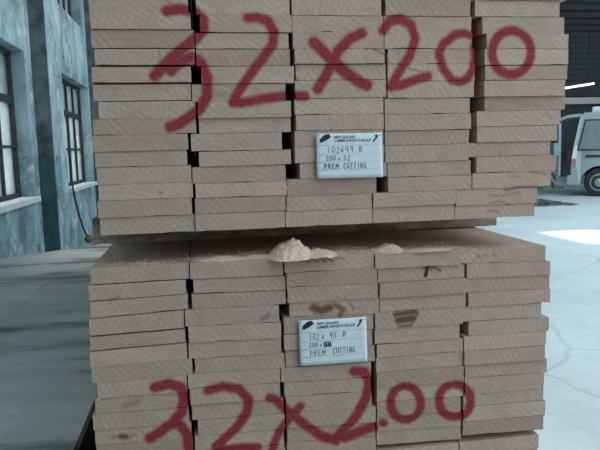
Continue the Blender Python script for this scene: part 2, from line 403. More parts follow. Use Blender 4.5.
# ------------------------------------------------------------------ timber boards
UL = [[12,29.5,48.5,66,83.5,101.3,118.7,134.6,151,166.5,183.7,199.5,216.5,231.5],
      [14.7,32.5,49.3,66,84,101.3,118,133,150.5,166,182.5,196.7,212.6,227.5],
      [15.5,32,48.8,64,80,98,114.5,130,146,162,178,195,209.7,223.5],
      [16,32.5,48.8,64,80.8,98,114,130.2,144.7,161.4,176.5,191,205.4,220],
      [16.5,33.9,48.8,64.8,80.5,96.5,110.7,126,141.8,156,172,187.5,204,217]]
UX = [143, 240, 337, 428, 515]
UB = [  # for each seam between columns: (right edge of the left board, left edge of the right board), row by row
 [(88.5,),(90.5,),(91,),(95,),(92,),(93,),(98.5,),(93,),(93,),(95,),(97,),(98.5,),(98,),(100,)],
 [(188,196),(190.5,200),(194.6,195.6),(195,196.4),(191,201.5),(191,192),(196,198),(196,199),(188.2,191),(187,199),(191.5,192.5),(193,195.5),(192,195),(194.8,195.4)],
 [(289.8,292),(291.6,292.4),(288.5,293),(290,294.5),(294,296),(285.5,295.5),(291,295),(291,296),(281.8,295),(291,295),(286,300),(286.6,287.4),(285.6,286.6),(284.8,285.4)],
 [(381.5,386),(383.6,384.4),(383.6,384.5),(384,388),(386,388),(386.3,388),(384,385.3),(383.3,384.8),(383.3,385),(384,385.3),(387,387.7),(376.5,388),(371.8,373),(372.4,373.3)],
 [(470.5,475.5),(472,483),(472,487),(474,485),(475,486),(474,484),(470.5,485.5),(470.5,476.5),(469,477),(468,469.2),(470.5,476),(471,472),(455.5,456.4),(454.6,455.4)],
 [(560,),(565,),(568.5,),(568.5,),(568,),(564.5,),(566,),(560,),(557,),(551,),(555.7,),(550,),(537,),(535,)]]
LL = [  # lower stack: (left, right) height of each joint, column by column
 [(268.7,263),(285.5,279.3),(302,294),(319,309.2),(336.4,328),(352.4,343),(368,359),(383.5,375),(399,391.7),(415.4,407.5),(430.5,423),(446,438)],
 [(263.3,257.5),(279.6,275.6),(294.8,290.8),(310,304.7),(326.5,322),(343,338),(359.3,353.6),(374.6,368.4),(388.5,382),(405.3,398.4),(421.3,414),(436,429),(451,444)],
 [(258,252),(273.5,267.6),(287.4,283.2),(303.2,298),(318,314),(334,329),(351,345.6),(368,361.8),(382.3,377),(397.6,391.2),(413,406.6),(428,422),(443,437)],
 [(254,248.5),(268.6,264.4),(283.4,278),(298.6,292.8),(312.8,307.4),(329.6,323.7),(344.8,338.4),(358.3,351),(373,366),(387.4,381),(402,396),(417,411),(432,426)],
 [(250.3,246),(263.8,261.4),(278.4,275),(293,288.8),(307.2,302.6),(322,317.4),(336.6,331),(351,345.2),(365,359.2),(378.6,372.8),(394,387.6),(406.4,399.6),(421,414.4),(435,428.6)]]
LX = [(90, 189), (189, 284), (285, 375), (376, 464), (466, 547)]
LB = [
 [(90,),(88.3,),(90,),(89,),(89.5,),(89.5,),(91.5,),(97.3,),(95,),(93,),(95,),(96.5,),(97,)],
 [(189,190),(186,193.5),(188,192),(184,185),(185.5,188.5),(187,188.6),(192.5,195),(187,188),(187.5,190),(189,192),(191.5,198),(193,195),(193,195)],
 [(283,284.5),(285.6,286.5),(286,287.5),(279,290),(281,284),(281.5,284),(284.8,285.8),(280,281),(280,284.5),(284,286),(285,286.3),(284,287.5),(285,287)],
 [(374,375),(377,378.5),(378,379.5),(379.6,380.4),(373,375),(372,375),(375,377),(371,376.5),(371,376.5),(372,377),(375.5,377),(375.5,377),(375.5,377)],
 [(460.5,461.5),(465,467),(465.6,466.4),(466.5,468.5),(462.6,463.4),(459.5,469),(462.8,464),(463.2,463.9),(463,466),(463.8,464.4),(460,463.5),(461.5,463),(461.6,462.8)],
 [(546.5,),(550,),(550,),(550,),(542,),(549,),(546,),(544,),(547.5,),(543,),(543,),(544.4,),(543,)]]
# the writing: strokes of spray paint on the end faces
STROKES = [
 [(167,11),(180,9),(195,12),(203,20),(203,29),(195,39),(179,52),(165,65),(155,76)],
 [(171,71),(179,63),(192,57),(201,63),(207,77),(207,96),(200,109),(189,117),(179,124),(170,127)],
 [(247.7,18),(257,17.3),(267.7,21),(274,32),(273,44),(263.7,57),(250,75),(238,92),(233,102.7),(243.7,102.7),(265,98.7),(287.7,95.5),(305,96)],
 [(362,33),(350,38.7),(337,52),(329,70.7),(318,89)],
 [(314,42.7),(322,50.7),(334,62.7),(349,74.7),(361,82.7),(367,85)],
 [(383,30.7),(389.7,21.3),(401.7,18.7),(412,25),(415,38.7),(409.7,56),(399,72),(391,86.7),(401.7,85),(415,80),(428,76)],
 [(473,36),(464,33),(455,34.7),(443,44),(439,53),(443,68),(452,80),(460,82),(467,79),(473,70),(475,57),(474,45)],
 [(511.7+19.5*math.sin(a*0.3142+3.6), 52.5-22*math.cos(a*0.3142+3.6)) for a in range(21)],
 [(155,387),(169,383.5),(181,387),(184,399),(182,411.6),(172,423),(159,433),(150,438)],
 [(167,425.6),(179.6,424),(187,434.6),(189,450),(188,470)],
 [(208,390),(223.4,386),(238.8,388.7),(248.5,399),(247.7,411.7),(237.5,425.7),(226,437),(216,446),(226,449),(241,447.5),(257,447)],
 [(270,398),(275,399),(285,409),(295.5,417),(308,427),(321,436),(336,440)],
 [(300.6,406.6),(290,417),(280,430),(274,443),(271,455)],
 [(354,371),(364.5,372),(369.6,382),(366,399),(357,414),(349,424.5),(338,436),(345,437),(360,432),(374,427)],
 [(405.4+15*math.sin(a*0.3142-.5), 402.8-17*math.cos(a*0.3142-.5)) for a in range(20)],
 [(454.5+16*math.sin(a*0.3142), 400.6-16.5*math.cos(a*0.3142)) for a in range(20)],
 [(382.5,423),(384.5,423.5)],
]
WIDTH = [5.2, 5.0, 4.6, 5.0, 5.6, 4.6, 4.4, 4.8, 5.2, 5.0, 4.8, 5.0, 4.4, 5.2, 4.8, 4.8, 4.0]
RED = (0.27, 0.018, 0.03)
PXM = 1.36/F                                 # metres a pixel covers on the stack face
def face(px, py):
    p = on(px, py, 1, 0.0); return (p[0], p[2])
class Mark:
    def __init__(s, pts, r, col, soft, alpha=1.0):
        s.p = np.array([face(*q) for q in pts]); s.r = r*PXM; s.col = col; s.soft = soft*PXM; s.al = alpha
        s.lo = s.p.min(0)-s.r-s.soft*2; s.hi = s.p.max(0)+s.r+s.soft*2
    def near(s, x0, x1, z0, z1): return s.lo[0] < x1 and s.hi[0] > x0 and s.lo[1] < z1 and s.hi[1] > z0
    def alpha(s, X):
        d = np.full(len(X), 9.0)
        for a, b in zip(s.p, s.p[1:]):
            ab = b-a; t = np.clip(((X-a)@ab)/max(1e-12, ab@ab), 0, 1)
            d = np.minimum(d, np.linalg.norm(X-a-t[:, None]*ab, axis=1))
        k = np.clip((s.r+s.soft*0.5-d)/s.soft, 0, 1); k = k*k*(3-2*k)
        return k*s.al
MARKS = [Mark(p, w*1.05, RED, 4.6, 1.0) for p, w in zip(STROKES, WIDTH)]
BR, DK, PU = (0.10, 0.05, 0.03), (0.035, 0.025, 0.02), (0.10, 0.07, 0.13)
for pts, r, c, soft, al in [
   ([(428,267),(426,276)],2.0,DK,1.5,1.1), ([(426,267.5),(434,267),(441,271)],1.1,DK,1.5,.85), ([(424,268),(432,269)],2.0,BR,2,.7),
   ([(396,314),(415,312)],2.4,BR,2,.95), ([(398,320),(413,318)],3.6,BR,3,.95), ([(401,326),(410,325)],1.6,DK,2,.7), ([(393,313),(399,327)],.9,DK,1,.8), ([(418,312),(411,325)],.9,DK,1,.8),
   ([(314,308),(322,311),(330,308)],4.2,(0.16,0.065,0.025),5,1.0), ([(335,305),(344,310),(340,315)],2.4,(0.18,0.08,0.03),4,.95), ([(313,305),(316,314)],1.2,DK,1.5,.7), ([(326,306),(321,315)],.9,DK,1.2,.6), ([(350,303),(354,309)],1.1,BR,1.5,.6),
   ([(301,259),(310,262)],1.1,(0.16,.05,.04),1.2,.8), ([(309,258),(318,262)],1.1,(0.16,.05,.04),1.2,.8), ([(318,257),(326,262)],1.1,(0.16,.05,.04),1.2,.8), ([(326,257),(333,261)],1.1,(0.16,.05,.04),1.2,.8), ([(335,257),(345,259)],.8,BR,1.2,.6),
   ([(262,318),(268,316)],2.6,(0.10,0.10,0.12),3,.6),
   ([(121,436),(126,437)],2.8,DK,3.5,.8), ([(113,437),(134,435)],2.0,BR,3,.4), ([(125,406),(137,402)],3.0,(0.13,0.13,0.13),4,.45),
   ([(476,258),(479,255),(482,259)],.5,PU,.9,.8), ([(484,258),(486,254.5),(488,257)],.5,PU,.9,.8), ([(494,254),(497,257)],.8,PU,.9,.8),
   ([(490,203),(500,201),(510,205)],.9,(0.2,.07,.06),2,.65), ([(505,190),(520,187),(536,187)],1.2,(0.17,.05,.05),2,.75), ([(488,195),(500,196),(520,192)],.9,(0.2,.07,.06),2,.5), ([(530,172),(545,174)],.9,(0.2,.07,.06),2,.6), ([(500,212),(488,210)],.9,(0.2,.07,.06),2,.55), ([(508,176),(520,177)],.7,(.2,.09,.08),2,.45),
   ([(545,113),(552,119)],.6,DK,1,.7), ([(407,68),(424,72)],.6,DK,1,.7), ([(403,64),(414,71)],.5,DK,1,.6), ([(372,49),(382,54)],.6,DK,1,.8), ([(364,48.6),(384,49.5)],.5,DK,.8,.8),
   ([(216,93),(226,95)],.5,PU,.9,.6), ([(159,52),(160,60)],.5,DK,1,.7), ([(166,0),(177,5)],.5,DK,1,.7), ([(159,192),(162,193)],1.0,BR,1.2,.6),
   ([(110,300),(118,298)],2.0,BR,3,.45), ([(128,346),(150,342)],1.2,(.3,.14,.05),2,.5), ([(273,398),(279,396)],.4,BR,1,.5)]:
    MARKS.append(Mark(pts, r, c, soft+0.6, al))

def board_mesh(cs, y0, length, seed, gap, cell):
    """cs: corners (x,z) bottom-left, bottom-right, top-right, top-left of the end face"""
    bl, br, tr, tl = [np.array(c, float) for c in cs]
    x0, x1 = min(bl[0], tl[0]), max(br[0], tr[0]); z0, z1 = min(bl[1], br[1]), max(tl[1], tr[1])
    hit = [m for m in MARKS if m.near(x0, x1, z0, z1)]
    nx, nz = (88, 15) if hit else (24, 4)
    us = np.linspace(0, 1, nx+1); vs_ = np.linspace(0, 1, nz+1)
    org = np.array([(bl[0]+br[0])/2, (bl[1]+br[1])/2])
    X = []
    for v in vs_:
        for u in us:
            b = bl+(br-bl)*u; t = tl+(tr-tl)*u
            jb = 0.0002+0.0030*max(0, noise.noise((u*4, seed*3.1, 0))-.12); jt = 0.0002*noise.noise((u*14, seed*3.1, 5))
            b = b+np.array([0, gap*0.5+abs(jb)]); t = t-np.array([0, gap*0.5+abs(jt)])
            q = b+(t-b)*v
            if u in (0.0, 1.0): q = q+np.array([0.0009*noise.noise((v*3, seed*1.7, u*9)), 0])
            X.append(q)
    X = np.array(X)
    rough = [0.0008*noise.noise((q[0]*40, q[1]*60, seed)) for q in X]
    V = [(q[0]-org[0], r, q[1]-org[1]) for q, r in zip(X, rough)]
    Fc = []
    w = nx+1
    for j in range(nz):
        for i in range(nx): Fc.append((j*w+i, j*w+i+1, (j+1)*w+i+1, (j+1)*w+i))
    per = list(range(0, w)) + [j*w+nx for j in range(1, nz+1)] + [nz*w+i for i in range(nx-1, -1, -1)] + [j*w for j in range(nz-1, 0, -1)]
    n0 = len(V)
    half = (br[0]-bl[0])/2                 # boards widened at the back so no light shows through the gaps
    kl, kr = (org[0]-cell[0])/half, (cell[1]-org[0])/half
    for k in per: V.append((V[k][0]*(kl if V[k][0] < 0 else kr), length, V[k][2]))
    m = len(per)
    for k in range(m): Fc.append((per[(k+1) % m], per[k], n0+k, n0+(k+1) % m))
    Fc.append(tuple(n0+k for k in range(m))[::-1][::-1])
    me = bpy.data.meshes.new('timber_board'); me.from_pydata(V, [], Fc); me.update()
    if True:
        rgb = np.zeros((len(V), 4), np.float32); rgb[:, :3] = RED
        acc = np.zeros(len(X)); colr = np.tile(np.array(RED), (len(X), 1))
        for mk in hit:
            a = mk.alpha(X); colr = np.where((a > acc)[:, None], np.array(mk.col), colr); acc = np.maximum(acc, a)
        rgb[:len(X), :3] = colr; rgb[:len(X), 3] = acc
        at = me.attributes.new('mark', 'FLOAT_COLOR', 'POINT'); at.data.foreach_set('color', rgb.ravel())
    me.materials.append(MAT['wood'])
    return me, (org[0], y0, org[1]), hit

ORD = ['top', 'second', 'third', 'fourth', 'fifth', 'sixth', 'seventh', 'eighth', 'ninth', 'tenth', 'eleventh', 'twelfth', 'thirteenth', 'fourteenth']
COLN = ['leftmost column', 'second column from left', 'middle column', 'second column from right', 'rightmost column']
def zface(px, py): return face(px, py)[1]
LEN = 3.6
GAPU = {(0, 3): .0035, (0, 4): .004, (0, 2): .002, (0, 5): .003, (1, 4): .002, (1, 2): .0025, (4, 4): .003, (2, 4): .0015}
def note(hit, col, row, stack):
    red = [m for m in hit if m.col == RED]
    return 'red-painted ' if red else ('stained ' if hit else 'plain ')
def put_board(cs, seed, stack, row, col, gap, cell):
    y0 = rng.uniform(-0.004, 0.004)
    me, loc, hit = board_mesh(cs, y0, LEN+rng.uniform(-.02, .02), seed, gap, cell)
    o = link('timber_board', me, None, None, loc)
    tag(o, '%sboard end, %s timber stack, %s visible row down, %s' % (note(hit, col, row, stack), stack, ORD[row], COLN[col]), 'board', 'timber boards of the %s stack' % stack)
    return o
def cell_of(T, c, r, ym, xl, xr):           # room a board has beside its neighbours, one row up and down as well
    mid = lambda k: [sum(T[k][i])/len(T[k][i]) for i in range(max(0, r-1), min(len(T[k]), r+2))]
    return min(xl, face(max(mid(c)), ym)[0]+.0004), max(xr, face(min(mid(c+1)), ym)[0]-.0004)
seed = 0
UZB = min(zface(UX[c], UL[c][-1]) for c in range(5))
for c in range(5):
    z = [zface(UX[c], y) for y in UL[c]]
    z = [z[0]+0.034]+z
    z[-1] = UZB
    for r in range(14):
        ym = UL[c][r]-8
        xl = face(UB[c][r][-1], ym)[0]; xr = face(UB[c+1][r][0], ym)[0]
        seed += 1
        ml, mr = cell_of(UB, c, r, ym, xl, xr)
        put_board([(xl, z[r+1]), (xr, z[r+1]), (xr, z[r]), (xl, z[r])], seed, 'upper', r, c, GAPU.get((c, r), rng.choice((.0002, .0003, .0005, .0008))), (ml, mr))
bm = bmesh.new(); box(bm, (-0.1, 0, 0), (0.1, LEN, 0.0332), 0.001)
low = to_mesh('timber_board', bm); low.materials.append(MAT['wood']); low.attributes.new('mark', 'FLOAT_COLOR', 'POINT').data.foreach_set('color', [0.0]*(4*len(low.vertices)))
for c in range(5):                          # the upper stack goes on above the picture
    zc = zface(UX[c], UL[c][0])+0.0345
    for r in range(4):
        o = link('timber_board', low, None, None, (0.136+c*0.2045+rng.uniform(-.0015, .0015), rng.uniform(-.004, .004), zc+r*0.0338))
        tag(o, 'sawn timber board on top of the upper stack, above the painted rows', 'board', 'timber boards above the painted rows')
LTOP = []; TOPS = []
def top_z(x):
    c = min(TOPS, key=lambda t: abs(x-(t[0]+t[1])/2))
    return c[2]+(c[3]-c[2])*(x-c[0])/(c[1]-c[0])
LBOT = []
GAPL = {(0, 3): .0025, (0, 4): .0045, (0, 0): .002, (1, 1): .002, (2, 5): .003, (0, 1): .0018}
for c in range(5):
    nrow = min(13, len(LL[c])-1)
    zz = [(face(LX[c][0], a)[1], face(LX[c][1], b)[1]) for a, b in LL[c]]
    xs = (face(LX[c][0], LL[c][0][0])[0], face(LX[c][1], LL[c][0][1])[0])
    def zat(k, x):
        a, b = zz[k]; return a+(b-a)*(x-xs[0])/(xs[1]-xs[0])
    while len(zz) < 14: zz.append((zz[-1][0]-.034, zz[-1][1]-.034))
    for r in range(13):
        ya, yb = (LL[c][r] if r < len(LL[c]) else LL[c][-1]); ym = (ya+yb)/2+8
        xl = face(LB[c][r][-1], ym)[0]; xr = face(LB[c+1][r][0], ym)[0]
        seed += 1
        ml, mr = cell_of(LB, c, r, ym, xl, xr)
        put_board([(xl, zat(r+1, xl)), (xr, zat(r+1, xr)), (xr, zat(r, xr)), (xl, zat(r, xl))], seed, 'lower', r, c, GAPL.get((c, r), rng.choice((.0002, .0003, .0005, .0010))), (ml, mr))
    TOPS.append((xs[0], xs[1], zz[0][0], zz[0][1]))
    LTOP.append((zat(0, xs[0])+zat(0, xs[1]))/2); LBOT.append(min(zz[13]))
# the rest of the lower stack, under the picture, down to its bearers
zb = min(LBOT); nlow = int((zb-0.10)/0.0338); ph = (zb-0.10)/nlow
for c in range(5):
    for r in range(nlow):
        top = LBOT[c] if r == 0 else None
        o = link('timber_board', low, None, None, (0.098+c*0.2035+rng.uniform(-.0015, .0015), rng.uniform(-.004, .004), zb-(r+1)*ph))
        tag(o, 'sawn timber board low in the lower stack, beneath the painted rows', 'board', 'timber boards under the painted rows')
# bearers
brk = on(92, 241.5, 2, float(np.mean(LTOP))); brr = on(497, 228.5, 2, float(np.mean(LTOP)))
def bearer(name, label, x0, x1, y, z0, z1, w=0.09):
    bm = bmesh.new(); n = 26; rows = []
    for k in range(n+1):
        x = x0+(x1-x0)*k/n; e = 0.006
        q = lambda a: e*noise.noise((x*6, a, z0*5))
        rows.append([bm.verts.new(v) for v in ((x, y-w/2+q(1), z0), (x, y+w/2+q(2), z0), (x, y+w/2+q(3), z1), (x, y-w/2+q(4), z1))])
    for a, b in zip(rows, rows[1:]):
        for i in range(4): bm.faces.new((a[i], a[(i+1) % 4], b[(i+1) % 4], b[i]))
    bm.faces.new(rows[0]); bm.faces.new(rows[-1])
    o = link(name, to_mesh(name, bm), MAT['bark'])
    return tag(o, label, 'beam', 'bearers carrying the stacks')
zt = max(LTOP)
yb = (brk[1]+brr[1])/2+0.045
bearer('timber_bearer', 'dark barky wooden bearer between the two timber stacks', brk[0]+.014, brr[0]+.03, yb, zt-0.002, UZB)
bearer('timber_bearer', 'rear wooden bearer between the two timber stacks', 0.0, 1.03, yb+2.2, zt-0.002, UZB)
for k, y in enumerate((0.45, 2.9)):
    bearer('timber_bearer', ('front' if k == 0 else 'rear')+' wooden bearer on the floor under the lower timber stack', -0.03, 1.06, y, 0.0, 0.10)

# ------------------------------------------------------------------ tags stapled on the stacks
GL = {  # simple pen strokes in a unit cell, y up
 '0': [[(.5,1),(.1,.75),(.1,.25),(.5,0),(.9,.25),(.9,.75),(.5,1)]], '1': [[(.4,1),(.45,0)]], '2': [[(.1,.8),(.5,1),(.85,.75),(.1,.05),(.95,.0)]],
 '6': [[(.75,1),(.25,.6),(.1,.2),(.5,0),(.85,.25),(.5,.45),(.15,.3)]], '4': [[(.15,1),(.1,.45),(.9,.5)],[(.75,1),(.75,0)]],
 '9': [[(.85,.6),(.4,.5),(.15,.8),(.5,1),(.85,.85),(.8,0)]], '5': [[(.9,1),(.25,1),(.2,.55),(.7,.55),(.8,.15),(.15,0)]],
 'B': [[(.15,0),(.15,1),(.7,.9),(.65,.6),(.2,.5),(.85,.4),(.75,.05),(.15,0)]], '3': [[(.1,.95),(.7,.95),(.4,.55),(.85,.3),(.5,0),(.1,.1)]],
 'x': [[(.15,.7),(.85,.1)],[(.85,.7),(.15,.1)]], 'P': [[(.15,0),(.15,1),(.8,.85),(.7,.5),(.15,.45)]], 'R': [[(.15,0),(.15,1),(.8,.85),(.7,.5),(.15,.45),(.85,0)]],
 'E': [[(.85,1),(.15,1),(.15,0),(.85,0)],[(.15,.5),(.7,.5)]], 'M': [[(.05,0),(.15,1),(.5,.4),(.85,1),(.95,0)]], 'C': [[(.9,.9),(.4,1),(.1,.5),(.4,0),(.9,.1)]],
 'U': [[(.1,1),(.15,.2),(.5,0),(.85,.2),(.9,1)]], 'T': [[(.05,1),(.95,1)],[(.5,1),(.5,0)]], 'I': [[(.5,1),(.5,0)]], 'N': [[(.1,0),(.1,1),(.85,0),(.9,1)]],
 'G': [[(.9,.9),(.4,1),(.1,.5),(.4,0),(.9,.15),(.9,.45),(.55,.45)]], '.': [[(.4,.05),(.5,0)]]}
def paper_tag(corners, label, lines, blot):
    c = [on(x, y, 1, -0.009) for x, y in corners]          # top-left, top-right, bottom-right, bottom-left
    tl, tr, brc, blc = [np.array(v) for v in c]
    root = thing('paper_tag', label, 'tag', tuple(blc), 0, 'paper tags on the stacks')
    def S(u, v, lift=0.0):                                  # u right, v down
        p = tl*(1-u)*(1-v)+tr*u*(1-v)+brc*u*v+blc*(1-u)*v
        return p-blc+np.array([0, -lift-0.0012*math.sin(math.pi*u)-0.004*max(0, u-.88)**1.0*(1 if v < .5 else .6), 0])
    NU, NV = 20, 10
    bm = bmesh.new(); g = []
    for lay in (0.0, -0.0006):
        g.append([[bm.verts.new(S(i/NU, j/NV, lay)) for i in range(NU+1)] for j in range(NV+1)])
    for j in range(NV):
        for i in range(NU):
            bm.faces.new((g[0][j][i], g[0][j][i+1], g[0][j+1][i+1], g[0][j+1][i])); bm.faces.new((g[1][j][i], g[1][j+1][i], g[1][j+1][i+1], g[1][j][i+1]))
    for j in range(NV):
        for i in (0, NU): bm.faces.new((g[0][j][i], g[0][j+1][i], g[1][j+1][i], g[1][j][i]))
    for i in range(NU):
        for j in (0, NV): bm.faces.new((g[0][j][i], g[0][j][i+1], g[1][j][i+1], g[1][j][i]))
    link('sheet', to_mesh('sheet', bm, True), MAT['paper'], root)
    asp = np.linalg.norm(tr-tl)/np.linalg.norm(blc-tl)
    def ribbon(bm, pts, w):
        pts = [np.array(q, float) for q in pts]
        for a, b in zip(pts, pts[1:]):
            d = (b-a)*np.array([asp, 1]); n = np.linalg.norm(d)+1e-9; d /= n
            e = np.array([d[0]/asp, d[1]])*w*0.4; nn = np.array([-d[1]/asp, d[0]])*w
            k = max(1, int(n/0.12)); A, B = a-e, b+e
            for i in range(k):
                p0, p1 = A+(B-A)*i/k, A+(B-A)*(i+1)/k
                bm.faces.new([bm.verts.new(S(q[0], q[1], 0.0005)) for q in (p0-nn, p1-nn, p1+nn, p0+nn)])
    def write(text, u0, u1, v0, v1, w, jit=0.0):
        bm = bmesh.new(); n = len(text); cw = (u1-u0)/n
        for i, ch in enumerate(text):
            for st in GL.get(ch, []):
                dv = jit*noise.noise((i*1.7, v0*9, 2))
                ribbon(bm, [(u0+(i+.08+.78*x+.10*y)*cw, v1-(v1-v0)*y+dv) for x, y in st], w*.62)
        return to_mesh('pen_line', bm)
    link('printed_rules', None or (lambda b: ([ribbon(b, [(.03, v), (.97, v)], .003) for v in (.27, .46, .635, .80)], ribbon(b, [(.5, .80), (.5, .9)], .003), to_mesh('printed_rules', b))[2])(bmesh.new()), MAT['rule'], root)
    for text, u0, u1, v0, v1, w in lines:
        o = link('handwriting', write(text, u0, u1, v0, v1, w, .02), MAT['pen'], root)
    if blot:
        bm = bmesh.new()
        for u in (.36, .385, .42, .45): ribbon(bm, [(u, .50), (u+.01, .60)], .012)
        ribbon(bm, [(.36, .6), (.47, .585)], .010); link('ink_blot', to_mesh('ink_blot', bm), MAT['ink'], root)
    # printed heading in the built-in typeface
    def printed(text, u0, u1, v0, v1, name, mat, wid=None):
        cu = bpy.data.curves.new(name, 'FONT'); cu.body = text; cu.resolution_u = 2; cu.offset = 0.012 if mat is MAT['ink'] else 0
        tmp = bpy.data.objects.new(name, cu); COL.objects.link(tmp)
        me = bpy.data.meshes.new_from_object(tmp.evaluated_get(bpy.context.evaluated_depsgraph_get()))
        bpy.data.objects.remove(tmp)
        co = np.array([v.co[:] for v in me.vertices]); mn, mx = co.min(0), co.max(0)
        for v, q in zip(me.vertices, co):
            v.co = S(u0+(u1-u0)*(q[0]-mn[0])/(mx[0]-mn[0]), v1-(v1-v0)*(q[1]-mn[1])/(mx[1]-mn[1]), 0.0006)
        me.update(); me.materials.clear(); link(name, me, mat, root)
    printed('NEW ZEALAND', .27, .59, .055, .115, 'printed_heading', MAT['ink'])
    printed('LUMBER EXPORTS GROUP', .27, .83, .135, .195, 'printed_heading', MAT['ink'])
    for text, u0, u1, v in (('PACK No', .03, .17, .25), ('SIZE', .03, .10, .455), ('GRADE', .03, .13, .63), ('LENGTH', .04, .16, .80), ('PIECES', .51, .63, .80)):
        printed(text, u0, u1, v, v+.035, 'printed_caption', MAT['rule'])
    # fern leaf emblem and the slanting islands emblem
    bm = bmesh.new()
    a, b = np.array([.05, .20]), np.array([.215, .05])
    ribbon(bm, [a, b], .006)
    for k in range(9):
        t = .08+k*.1; q = a+(b-a)*t; L = .07*math.sin(math.pi*(.15+.8*t))+.015
        ribbon(bm, [q, q+np.array([.035+.02*t, .012])*L*18*.5], .011); ribbon(bm, [q, q+np.array([-.004, -.085])*L*16*.75], .013)
    link('fern_emblem', to_mesh('fern_emblem', bm), MAT['ink'], root)
    bm = bmesh.new()
    ribbon(bm, [(.868, .20), (.895, .14)], .016); ribbon(bm, [(.90, .13), (.925, .085), (.915, .05)], .017); ribbon(bm, [(.925, .09), (.89, .065)], .010)
    link('islands_emblem', to_mesh('islands_emblem', bm), MAT['ink'], root)
    for u, v in ((.02, .03), (.975, .05)):
        p = S(u, v, .0008)
        link('staple', boxes('staple', [(tuple(p-np.array([.005, .0006, .0007])), tuple(p+np.array([.005, .0006, .0007])))]), MAT['hub'], root)
paper_tag([(316, 133.6), (381.6, 132.6), (383.2, 177), (317.2, 178.6)], 'pale paper tag reading 102649 B on the upper timber stack',
          [('102649', .15, .56, .30, .43, .011), ('B', .63, .70, .29, .42, .011), ('200', .13, .29, .50, .61, .011), ('x', .31, .36, .52, .61, .010), ('32', .39, .51, .50, .61, .012), ('PREM', .10, .33, .68, .79, .013), ('CUTTING', .39, .75, .67, .79, .011)], False)
paper_tag([(298.4, 320.8), (366, 316.6), (367.6, 361.5), (300.3, 366.2)], 'pale paper tag reading 102695 B on the lower timber stack',
          [('102', .14, .30, .30, .43, .010), ('6', .32, .38, .31, .43, .010), ('95', .43, .55, .30, .42, .010), ('B', .63, .70, .29, .40, .011), ('200', .13, .27, .50, .60, .010), ('x', .29, .33, .52, .60, .010), ('32', .37, .47, .50, .60, .013), ('PREM', .14, .38, .67, .79, .010), ('CUTTING', .48, .82, .65, .77, .011)], True)

# ------------------------------------------------------------------ sawdust on the lower stack
def heap(px, py, w, d, h, label, sd_):
    p = on(px, py, 2, zt); z = top_z(p[0])-0.0005
    bm = bmesh.new(); N = 36; g = []
    for j in range(N+1):
        row = []
        for i in range(N+1):
            u, v = i/N*2-1, j/N*2-1
            r = math.hypot(u, v)*(1+.28*noise.noise((u*1.7, v*1.7, sd_)))
            k = max(0, 1-r)
            hh = h*(k**0.85)*(1+.25*noise.noise((u*5, v*5, sd_+3)))+.10*h*(noise.noise((u*15, v*15, sd_)) if k > 0.02 else 0)
            row.append(bm.verts.new((u*w/2, v*d/2, max(0, hh))))
        g.append(row)
    for j in range(N):
        for i in range(N): bm.faces.new((g[j][i], g[j][i+1], g[j+1][i+1], g[j+1][i]))
    dead = [f for f in bm.faces if max(v.co.z for v in f.verts) < 1e-6]
    bmesh.ops.delete(bm, geom=dead, context='FACES')
    o = link('sawdust_heap', to_mesh('sawdust_heap', bm, True), MAT['sawdust'], None, (p[0], p[1]+d*0.15, z))
    return tag(o, label, 'sawdust', 'sawdust heaps on the lower stack', 'stuff')
heap(294, 257, 0.115, 0.12, 0.040, 'larger pale sawdust heap on the lower stack above the tag', 1.3)
heap(320, 256, 0.09, 0.08, 0.016, 'low spill of sawdust right of the larger heap', 4.1)
heap(389, 250, 0.085, 0.09, 0.018, 'smaller pale sawdust heap on the lower stack, right of the larger', 8.4)
heap(222, 259.2, 0.13, 0.06, 0.008, 'thin drift of sawdust on the lower stack, second column from left', 2.2)
heap(256, 257.2, 0.10, 0.05, 0.006, 'thin drift of sawdust just left of the larger heap', 5.7)
heap(430, 249.5, 0.12, 0.05, 0.004, 'thin drift of sawdust right of the smaller heap', 6.9)
bm = bmesh.new(); r2 = random.Random(3)
for k in range(7000):
    zone = r2.random()
    if zone < .30: px, py = r2.gauss(222, 16), 259.5-abs(r2.gauss(0, 2.4))
    elif zone < .45: px, py = r2.gauss(258, 12), 257-abs(r2.gauss(0, 3))
    elif zone < .51: px, py = r2.gauss(150, 30), 264-abs(r2.gauss(0, 3))
    elif zone < .75: px, py = r2.gauss(335, 25), 254-abs(r2.gauss(0, 3.0))
    else: px, py = r2.gauss(440, 50), 250-abs(r2.gauss(0, 3.0))
    p = on(px, py, 2, zt+0.0004)
    if not (0.01 < p[0] < 1.0 and 0.004 < p[1] < 0.5): continue
    s = r2.uniform(.0010, .0028); a = r2.uniform(0, 6.3); h = s*.6
    tz = top_z(p[0])
    ca, sa = math.cos(a)*s, math.sin(a)*s
    base = [bm.verts.new((p[0]+x, p[1]+y, tz-0.0002)) for x, y in ((ca, sa), (-sa*.6, ca*.6), (-ca, -sa))]
    tp = bm.verts.new((p[0], p[1], tz+h))
    for i in range(3): bm.faces.new((base[i], base[(i+1) % 3], tp))
tag(link('sawdust_scatter', to_mesh('sawdust_scatter', bm), MAT['sawdust']), 'loose sawdust grains scattered along the front of the lower stack', 'sawdust', None, 'stuff')

